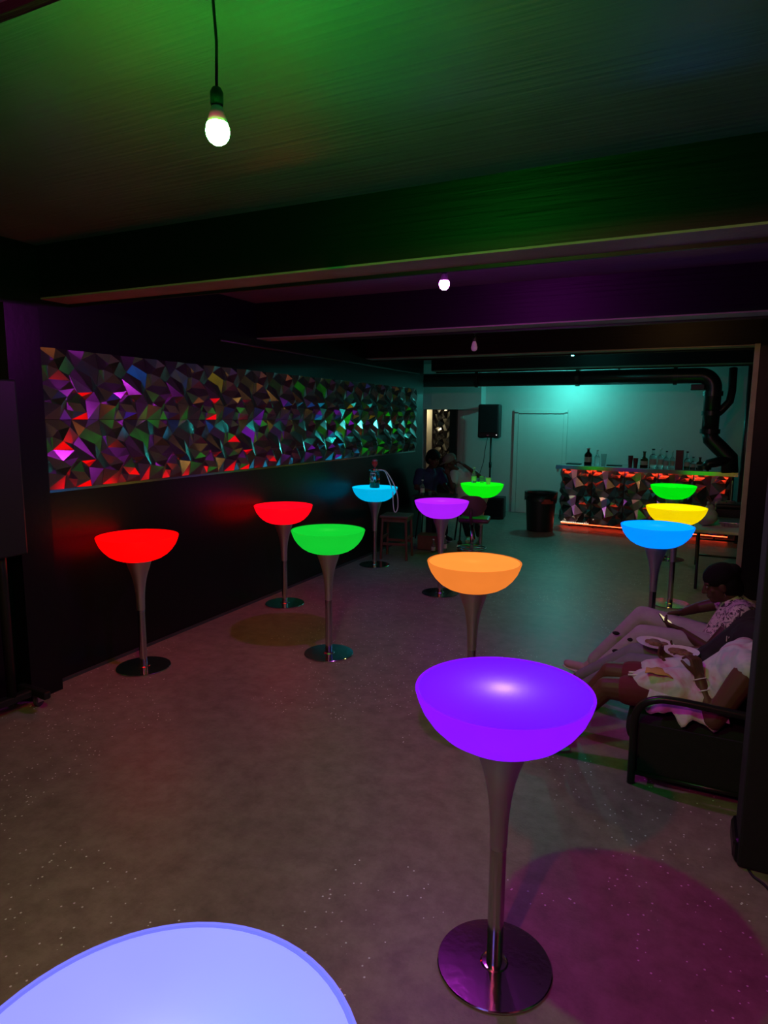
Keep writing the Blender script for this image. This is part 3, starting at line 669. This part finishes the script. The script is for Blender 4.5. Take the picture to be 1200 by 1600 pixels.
MB().tube([(-.05, 0, .20), (-.05, 0, .23), (.05, 0, .23), (.05, 0, .20)], .007, 8).build('handle', M['chrome'], tr2, smooth=True)
bgm = MB(); bgm.ell((0, 0, .11), (.12, .13, .11)); bgm.ell((.02, .04, .20), (.05, .05, .07)); bgm.ell((-.03, -.06, .08), (.08, .08, .08)); bgm.ell((.0, .0, .27), (.02, .03, .03))
bg = bgm.remesh('plastic_bag', M['bag'], None, .012, 3); bg.location = (.20, 8.85, .673); tag(bg, 'crumpled clear plastic bag at the left end of the folding table', 'bag')

# ---------------------------------------------------------------- rolling screen by the left wall
tv = thing('rolling_screen_stand', 'black screen on a rolling stand at the left edge', 'screen stand', (-3.93, 2.35, 0), R(-4))
MB().rbox((.06, -.22, 1.62), (.05, 1.20, 1.10), .012).build('screen', M['blk'], tv)
MB().tube([(0, .25, .12), (0, .25, 1.7)], .03, 12).build('post', M['blkmetal'], tv, smooth=True)
MB().tube([(0, -.6, .12), (0, -.6, 1.7)], .03, 12).build('post', M['blkmetal'], tv, smooth=True)
MB().rbox((0, -.18, .115), (.06, 1.1, .05), .01).build('base_rail', M['blkmetal'], tv)
MB().rbox((0, .40, .115), (.30, .05, .05), .01).build('base_foot', M['blkmetal'], tv)
for (x, y) in ((.0, .43), (.13, -.7), (-.10, -.7)):
    c = MB().lathe([(0, -.016), (.036, -.016), (.045, -.010), (.045, .010), (.036, .016), (0, .016)], 20).build('caster_wheel', M['rubber'], tv, smooth=True, loc=(x, y, .0455), ang=40); c.rotation_euler = (0, R(90), R(20))
    MB().box((x+.022, y, .07), (.006, .05, .07)).build('caster_fork', M['chrome'], tv)
    MB().box((x, y, .102), (.05, .05, .012)).build('caster_plate', M['chrome'], tv)

# cable by the column
tag(MB().tube(smooth_path([(.30, 3.26, .05), (.31, 3.20, .008), (.345, 3.02, .006), (.40, 2.95, .006), (.48, 2.80, .006), (.62, 2.7, .006), (.75, 2.5, .006)]), .006, 6).build('floor_cable', M['cable'], smooth=True), 'black cable trailing on the floor past the column', 'cable')

# ---------------------------------------------------------------- sofa
sf = thing('futon_sofa', 'low black futon sofa with tubular metal arms beside the column', 'sofa', (0, 0, 0))
def cushion(c, d, b=.06): return MB().rbox(c, d, b, 4)
cushion((.16, 4.30, .27), (.80, 1.36, .18), .07).build('seat_mattress', M['blkfab'], sf, smooth=True)
bkm = MB(); bm_ = bmesh.new(); bmesh.ops.create_cube(bm_, size=1)
for v in bm_.verts: v.co = Vector((v.co.x*.18, v.co.y*1.36, v.co.z*.62))
bmesh.ops.bevel(bm_, geom=bm_.edges[:], offset=.06, segments=4, affect='EDGES'); bm_.verts.index_update()
rm = Matrix.Rotation(R(16), 3, 'Y')
bkm.add([rm @ v.co + Vector((.60, 4.30, .58)) for v in bm_.verts], [[v.index for v in f.verts] for f in bm_.faces]); bm_.free()
bkm.build('back_mattress', M['blkfab'], sf, smooth=True)
for y in (3.555, 5.045):
    MB().tube(smooth_path([(-.19, y, 0), (-.19, y, .20), (-.19, y, .36), (-.165, y, .445), (-.10, y, .49), (0, y, .505), (.25, y, .495), (.66, y, .47)]), .021, 10).build('arm_tube', M['blkmetal'], sf, smooth=True)
    MB().tube([(.66, y, .47), (.66, y, 0)], .021, 10).build('rear_leg', M['blkmetal'], sf, smooth=True)
    MB().tube([(-.19, y, .065), (.66, y, .065)], .013, 8).build('lower_rail', M['blkmetal'], sf, smooth=True)
    MB().box((.235, y+(.012 if y < 4 else -.012), .21), (.82, .012, .27)).build('side_panel', M['blkfab'], sf)
MB().tube([(-.17, 3.56, .16), (-.17, 5.04, .16)], .016, 8).build('front_rail', M['blkmetal'], sf, smooth=True)
MB().tube([(.64, 3.56, .16), (.64, 5.04, .16)], .016, 8).build('rear_rail', M['blkmetal'], sf, smooth=True)

# ---------------------------------------------------------------- people
def v3(p): return Vector(p)
def hand(mb, wr, d, n, thumb=1, curl=35, sc=1.0):
    wr = v3(wr); d = v3(d).normalized(); n = (v3(n) - d*v3(n).dot(d)).normalized(); s = d.cross(n)*thumb
    for i in range(4):
        off = (i-1.5)*.0205*sc
        mb.cap(wr+d*.01+s*off*.7, wr+d*.082*sc+s*off, .014*sc, .0115*sc, 10)
        L = (.036, .042, .040, .030)[3-i]*sc
        a = R(curl); p0 = wr+d*.085*sc+s*off; p1 = p0+(d*math.cos(a)+n*math.sin(a))*L
        a2 = R(curl*2.1); p2 = p1+(d*math.cos(a2)+n*math.sin(a2))*L*.8
        mb.cap(p0, p1, .0095*sc, .0088*sc, 8); mb.cap(p1, p2, .0088*sc, .0075*sc, 8)
    b0 = wr+d*.02*sc+s*.030*sc; b1 = b0+(s*.03+d*.035+n*.012)*sc; b2 = b1+(d*.03+n*.022+s*.004)*sc
    mb.cap(b0, b1, .013*sc, .0105*sc, 8); mb.cap(b1, b2, .0105*sc, .0085*sc, 8)

def head(mb, c, f, upv=(0, 0, 1), sc=1.0):
    c = v3(c); f = v3(f).normalized(); u = (v3(upv)-f*v3(upv).dot(f)).normalized(); l = u.cross(f)
    m = Matrix((f, l, u)).transposed()
    P = lambda a, b, c_: c + f*a*sc + l*b*sc + u*c_*sc
    E_ = lambda p, r: mb.ell(p, tuple(q*sc for q in r), m, 18, 12)
    E_(P(-.012, 0, .03), (.098, .076, .092)); E_(P(.025, 0, -.03), (.066, .058, .085)); E_(P(.058, 0, -.085), (.03, .034, .026))
    E_(P(.070, 0, .035), (.022, .055, .016))
    mb.cap(P(.088, 0, .018), P(.108, 0, -.022), .010*sc, .015*sc, 8)
    E_(P(.095, .011, -.028), (.012, .009, .008)); E_(P(.095, -.011, -.028), (.012, .009, .008))
    E_(P(.086, 0, -.052), (.014, .024, .008)); E_(P(.083, 0, -.064), (.014, .022, .009))
    for s in (-1, 1): E_(P(-.005, s*.077, -.005), (.022, .010, .033)); E_(P(.055, s*.04, -.02), (.02, .018, .02))
    return P, m

def person(name, label, J, skin, sc=1.0, neckr=.05, arm=1.0, leg=1.0):
    t = thing(name, label, 'person', (0, 0, 0))
    mb = MB(); P, hm = head(mb, J['head'], J['face'], J.get('hup', (0, 0, 1)), sc)
    c = v3(J['chest']); pel = v3(J['pel'])
    mb.cap(v3(J['neck']), v3(J['head'])+v3((0, 0, -.04)), neckr, neckr*.95)
    mb.cap(c, v3(J['neck']), .085, .05)
    ax = (v3(J['shL'])-v3(J['shR'])).normalized()
    mb.cap(c-ax*.07, c+ax*.07, .105, .105); mb.cap(pel-ax*.08, pel+ax*.08, .11, .11); mb.cap(pel, c, .115, .11)
    for s in 'LR':
        mb.cap(c+ax*(.06 if s == 'L' else -.06)+v3((0, 0, .04)), J['sh'+s], .07, .055)
        mb.cap(J['sh'+s], J['el'+s], .05*arm, .038*arm); mb.cap(J['el'+s], J['wr'+s], .038*arm, .025)
        hand(mb, J['wr'+s], J['hd'+s], J['hn'+s], 1 if s == 'L' else -1, J.get('curl'+s, 35))
        mb.cap(pel+ax*(.08 if s == 'L' else -.08), J['kn'+s], .082*leg, .055*leg); mb.cap(J['kn'+s], J['an'+s], .052*leg, .034*leg)
    body = mb.remesh('body', skin, t, .0055, 2)
    for s in (-1, 1):
        MB().ell(P(.080, s*.030, .012), (.0095*sc, .0095*sc, .008*sc), None, 10, 8).build('eye', M['eye'], t, smooth=True)
    return t, P, hm

def shirt(t, J, m, name='shirt', sleeve=.55, ext=.016, tail=None, extra=None):
    mb = MB(); c = v3(J['chest']); pel = v3(J['pel']); ax = (v3(J['shL'])-v3(J['shR'])).normalized()
    mb.cap(c-ax*.075, c+ax*.075, .105+ext, .105+ext); mb.cap(pel-ax*.08, pel+ax*.08, .112+ext, .112+ext); mb.cap(pel, c, .118+ext, .112+ext)
    mb.cap(c, v3(J['neck'])*.75+c*.25, .09+ext, .05+ext)
    for s in 'LR':
        a, b = v3(J['sh'+s]), v3(J['el'+s])
        mb.cap(c+ax*(.06 if s == 'L' else -.06)+v3((0, 0, .04)), a, .07+ext, .057+ext)
        if sleeve: mb.cap(a, a.lerp(b, sleeve), .055+ext, .050+ext)
    if extra: extra(mb)
    return mb.remesh(name, m, t, .009, 3)

def trousers(t, J, m, name='trousers', end=.93, ext=.014, hipext=.012, flare=0):
    mb = MB(); pel = v3(J['pel']); ax = (v3(J['shL'])-v3(J['shR'])).normalized()
    mb.cap(pel-ax*.08, pel+ax*.08, .112+hipext, .112+hipext)
    for s in 'LR':
        h_ = pel+ax*(.08 if s == 'L' else -.08); k = v3(J['kn'+s]); a = v3(J['an'+s])
        if end <= .5: mb.cap(h_, h_.lerp(k, end*2), .085+ext, .072+ext+flare)
        else:
            mb.cap(h_, k, .085+ext, .057+ext); mb.cap(k, k.lerp(a, end), .056+ext, .038+ext+flare)
    return mb.remesh(name, m, t, .009, 3)

def shoe(t, an, d, upv=(0, 0, 1), m=None, sole=None):
    an = v3(an); d = v3(d).normalized(); u = (v3(upv)-d*v3(upv).dot(d)).normalized(); s_ = u.cross(d)
    mm = Matrix((d, s_, u)).transposed()
    mb = MB(); mb.ell(an+d*.0-u*.03, (.055, .040, .05), mm); mb.cap(an-d*.02-u*.045, an+d*.12-u*.052, .038, .033); mb.ell(an+d*.14-u*.055, (.06, .044, .032), mm)
    mb.cap(an, an-u*.03, .04, .04)
    o = mb.remesh('shoe', m or M['shoe'], t, .007, 3)
    so = MB(); so.ell(an+d*.06-u*.084, (.145, .046, .014), mm); so.build('sole', sole or M['sole'], o, smooth=True)
    return o

def hair(t, P, m, hm, mt, sc=1.0, name='hair', long=0):
    mb = MB(); E_ = lambda p, r: mb.ell(p, tuple(q*sc for q in r), hm, 18, 12)
    E_(P(-.020, 0, .056), (.112, .092, .092)); E_(P(-.050, 0, .0), (.082, .088, .095))
    if long: E_(P(-.085, 0, -.03), (.05, .06, .08)); E_(P(-.10, 0, .07), (.05, .06, .05))
    return mb.remesh(name, mt, t, .008, 3)

# far person on the sofa: floral top, ripped pale jeans, phone
JF = dict(pel=(.24, 4.74, .46), chest=(.34, 4.75, .68), neck=(.29, 4.75, .79), head=(.215, 4.75, .875), face=(-1, -.12, -.36),
          shL=(.34, 4.58, .735), shR=(.31, 4.92, .735), elL=(.17, 4.50, .50), elR=(.10, 4.93, .655), wrL=(.0, 4.66, .555), wrR=(-.0, 4.86, .625),
          hdL=(-1, .25, .25), hnL=(.2, .6, .8), hdR=(-1, -.1, -.25), hnR=(0, -.5, -.9), curlL=40, curlR=45,
          knL=(-.23, 4.62, .50), knR=(-.25, 4.84, .57), anL=(-.57, 4.68, .115), anR=(-.60, 4.95, .115))
pf, PH, HM = person('person', 'person in floral top and pale ripped jeans holding a phone on the sofa', JF, M['skinA'])
shirt(pf, JF, M['floral'], 'floral_top', .30)
trousers(pf, JF, M['jeans'], 'jeans', .92, .016)
for s, a in (('L', (-1, -.05, .15)), ('R', (-1, .1, .15))): shoe(pf, JF['an'+s], a, (.15, 0, 1))
hair(pf, PH, None, HM, M['hair'], 1.0, long=1)
MB().tube([PH(-.005, .083+.012*math.cos(a), -.05+.012*math.sin(a)) for a in [R(40*k) for k in range(9)]], .002, 6, closed=True).build('earring', M['chrome'], pf, smooth=True)
for (x, y, z) in ((-.395, 4.585, .37), (-.30, 4.572, .47), (-.42, 4.80, .43)): MB().ell((x, y, z), (.026, .010, .014), None, 12, 8).build('rip', M['blackcloth'], pf, smooth=True)
ph = thing('mobile_phone', 'black phone held by the person in the floral top', 'phone', (-.105, 4.78, .59))
pb = MB().rbox((0, 0, 0), (.075, .15, .009), .006).build('phone_case', M['blk'], ph); pb.rotation_euler = (R(12), R(25), R(25))
ps = MB().box((0, 0, .0052), (.066, .138, .0012)).build('phone_screen', emis('phone_screen_light', (1, .85, .45), .8), ph); ps.rotation_euler = (R(12), R(25), R(25))

# middle person: black printed top, grey leggings, plates on the lap
JM = dict(pel=(.20, 4.28, .46), chest=(.38, 4.27, .68), neck=(.47, 4.27, .80), head=(.52, 4.27, .93), face=(-1, .0, -.25),
          shL=(.40, 4.12, .74), shR=(.40, 4.44, .74), elL=(.30, 4.05, .50), elR=(.28, 4.50, .50), wrL=(.08, 4.12, .50), wrR=(.06, 4.44, .50),
          hdL=(-1, .5, .1), hnL=(0, .4, .9), hdR=(-1, -.4, .05), hnR=(0, -.4, .9),
          knL=(-.27, 4.26, .42), knR=(-.26, 4.42, .44), anL=(-.60, 4.42, .125), anR=(-.66, 4.58, .125))
pm_, PH, HM = person('person', 'person in black printed top and grey leggings with plates on the lap', JM, M['skinB'])
shirt(pm_, JM, M['blackcloth'], 'black_top', .30)
trousers(pm_, JM, M['greyleg'], 'leggings', .88, .006)
for s, a in (('L', (-1, .25, .45)), ('R', (-1, .2, .5))): shoe(pm_, JM['an'+s], a, (.45, 0, 1))
hair(pm_, PH, None, HM, M['hair'], 1.0, long=1)
pr = MB()
for k in range(5):
    pr.box((.247+.012*k, 4.185+.006*k, .655-.004*k+.03), (.004, .004, .032)); pr.box((.225+.012*k, 4.20, .625-.004*k), (.003, .004, .022+.006*(k % 2)))
pr.build('white_print', M['white'], pm_)
def plate(loc, label, rx=0, ry=0, r=.115):
    t = thing('dinner_plate', label, 'plate', loc, 0, 'plates on the lap'); t.rotation_euler = (rx, ry, 0)
    MB().lathe([(0, 0), (r*.62, 0), (r*.70, .004), (r*.98, .016), (r, .019), (r*.97, .0185), (r*.68, .008), (0, .006)], 40).build('dish', M['white'], t, smooth=True, ang=60)
    fm = MB(); rnd = random.Random(len(label))
    for k in range(14):
        a = rnd.random()*6.28; q = rnd.random()*r*.5; fm.ell((q*math.cos(a), q*math.sin(a), .012+rnd.random()*.006), (.022+.012*rnd.random(), .018+.01*rnd.random(), .010+.006*rnd.random()), None, 10, 7)
    fm.remesh('food', M['food'], t, .006, 2)
    return t
plate((-.14, 4.33, .535), 'white plate of food at the knees of the person in leggings', 0, R(4))
plate((-.0, 4.20, .545), 'white plate of food nearest the hands of the person in tie-dye', 0, R(-3))

# near person: tie-dye top, maroon shorts, bare legs
JN = dict(pel=(.14, 3.84, .47), chest=(.31, 3.85, .64), neck=(.42, 3.86, .77), head=(.50, 3.88, .89), face=(-1, .1, -.2),
          shL=(.33, 3.69, .68), shR=(.33, 4.00, .69), elL=(.185, 3.635, .405), elR=(.20, 4.06, .47), wrL=(.105, 3.72, .60), wrR=(.0, 3.98, .56),
          hdL=(-.25, .35, .9), hnL=(-.7, .6, -.2), hdR=(-1, .2, .3), hnR=(0, -.2, .9), curlL=50, curlR=40,
          knL=(-.36, 3.76, .43), knR=(-.36, 3.96, .45), anL=(-.62, 3.72, .11), anR=(-.60, 4.00, .11))
pn, PH, HM = person('person', 'person in pastel tie-dye top and bare legs eating at near sofa arm', JN, M['skinB'], arm=1.4, leg=1.15)
def drape(mb):
    mb.cap((.02, 3.78, .485), (-.15, 3.78, .475), .125, .098); mb.cap((.02, 3.95, .485), (-.13, 3.95, .475), .125, .098)
shirt(pn, JN, M['tiedye'], 'tie_dye_top', .12, .016, extra=drape)
tl = MB(); V = []; Fc = []; nu, nv = 25, 9
for i in range(nu):
    u_ = i/(nu-1)
    for j in range(nv):
        q = j/(nv-1); fold = math.sin(u_*21+.8*q)*.018*q+math.sin(u_*9)*.012*q
        hem = .375-.02*math.sin(u_*17)-.012*math.sin(u_*31) + .05*abs(u_-.75)
        V.append((-.13+.36*u_+.05*q*(u_-.4), 3.685-.085*q+fold*.9-.015*math.sin(q*3.1), .50-.03*u_*0+(hem-.50)*q))
for i in range(nu-1):
    for j in range(nv-1): Fc.append((i*nv+j, i*nv+j+1, (i+1)*nv+j+1, (i+1)*nv+j))
tl.add(V, Fc); tl_o = tl.build('shirt_tail', M['tiedye'], pn, smooth=True); ml = tl_o.modifiers.new('s', 'SOLIDIFY'); ml.thickness = .004
trousers(pn, JN, M['maroon'], 'shorts', .38, .014)
st_ = MB()
for y in (3.745, 3.785): st_.tube([(-.12, y, .552), (-.20, y, .541), (-.25, y, .534)], .006, 6)
st_.build('side_stripes', M['white'], pn, smooth=True)
for s, a in (('L', (-1, -.1, 0)), ('R', (-1, .1, 0))): shoe(pn, JN['an'+s], a)
hair(pn, PH, None, HM, M['hair'], 1.0)
def bracelet(a, b, k, r, label):
    a, b = v3(a), v3(b); c = a.lerp(b, k); d = (b-a).normalized(); q = d.cross(Vector((0, 0, 1))).normalized(); p = d.cross(q)
    MB().tube([c+(q*math.cos(R(20*i))+p*math.sin(R(20*i)))*r for i in range(18)], .0035, 6, closed=True).build('bracelet', M['white'], pn, smooth=True)
bracelet(JN['elL'], JN['wrL'], .93, .032, ''); bracelet(JN['elL'], JN['wrL'], .66, .037, '')
nb = MB(); V = []; Fc = []
for i in range(6):
    for j in range(4): V.append((-.16+.028*i, 3.695+.03*j, .585-.004*abs(i-2)+.006*math.sin(i*2+j)))
for i in range(5):
    for j in range(3): Fc.append((i*4+j, i*4+j+1, i*4+j+5, i*4+j+4))
nb.add(V, Fc); no = nb.build('napkin', M['napkin'], smooth=True); sm_ = no.modifiers.new('s', 'SOLIDIFY'); sm_.thickness = .004
tag(no, 'crumpled yellow paper napkin on the tie-dye lap', 'napkin')

# couple at the back
JA = dict(pel=(-3.90, 9.82, .60), chest=(-3.84, 9.78, .98), neck=(-3.79, 9.73, 1.16), head=(-3.735, 9.68, 1.30), face=(.9, -.3, -.35),
          shL=(-3.72, 9.95, 1.08), shR=(-3.93, 9.62, 1.08), elL=(-3.56, 9.80, .86), elR=(-3.92, 9.44, .86), wrL=(-3.42, 9.58, .84), wrR=(-3.68, 9.40, .83),
          hdL=(.5, -.6, .05), hnL=(0, 0, -1), hdR=(.9, .2, -.05), hnR=(0, 0, -1), knL=(-3.55, 9.72, .52), knR=(-3.72, 9.55, .50), anL=(-3.52, 9.70, .11), anR=(-3.72, 9.50, .11))
pa, PH, HM = person('person', 'person in navy shirt leaning close to the one in the cap', JA, M['skinA'], 1.08)
shirt(pa, JA, M['navy'], 'navy_shirt', .6, .03); trousers(pa, JA, M['blackcloth']); hair(pa, PH, None, HM, M['hair'], 1.08)
for s in 'LR': shoe(pa, JA['an'+s], (.8, -.6, 0), m=M['blk'])
JB = dict(pel=(-3.28, 9.98, .60), chest=(-3.33, 9.92, .98), neck=(-3.40, 9.86, 1.14), head=(-3.49, 9.80, 1.25), face=(-.75, -.5, -.55),
          shL=(-3.42, 9.78, 1.07), shR=(-3.20, 10.02, 1.08), elL=(-3.36, 9.58, .88), elR=(-3.04, 9.88, 1.06), wrL=(-3.48, 9.66, 1.08), wrR=(-3.28, 9.86, 1.22),
          hdL=(-.2, .2, 1), hnL=(-.3, .9, 0), hdR=(-.8, -.1, .5), hnR=(-.4, 0, -.9), knL=(-3.18, 9.55, .54), knR=(-3.02, 9.66, .54), anL=(-3.14, 9.74, .11), anR=(-2.98, 9.80, .11))
pb_, PH, HM = person('person', 'person in grey cap and pale shirt with an arm raised to the head', JB, M['skinA'], 1.05)
shirt(pb_, JB, M['whitecloth'], 'pale_shirt', .55, .02); trousers(pb_, JB, M['blackcloth'])
for s, a in (('L', (.2, -1, 0)), ('R', (.4, -1, 0))): shoe(pb_, JB['an'+s], a, m=M['sole'])
cm = MB(); cm.ell(PH(-.015, 0, .065), (.115, .095, .085), HM); cm.ell(PH(.085, 0, .055), (.085, .075, .010), HM); cm.remesh('cap', M['khaki'], pb_, .007, 2)
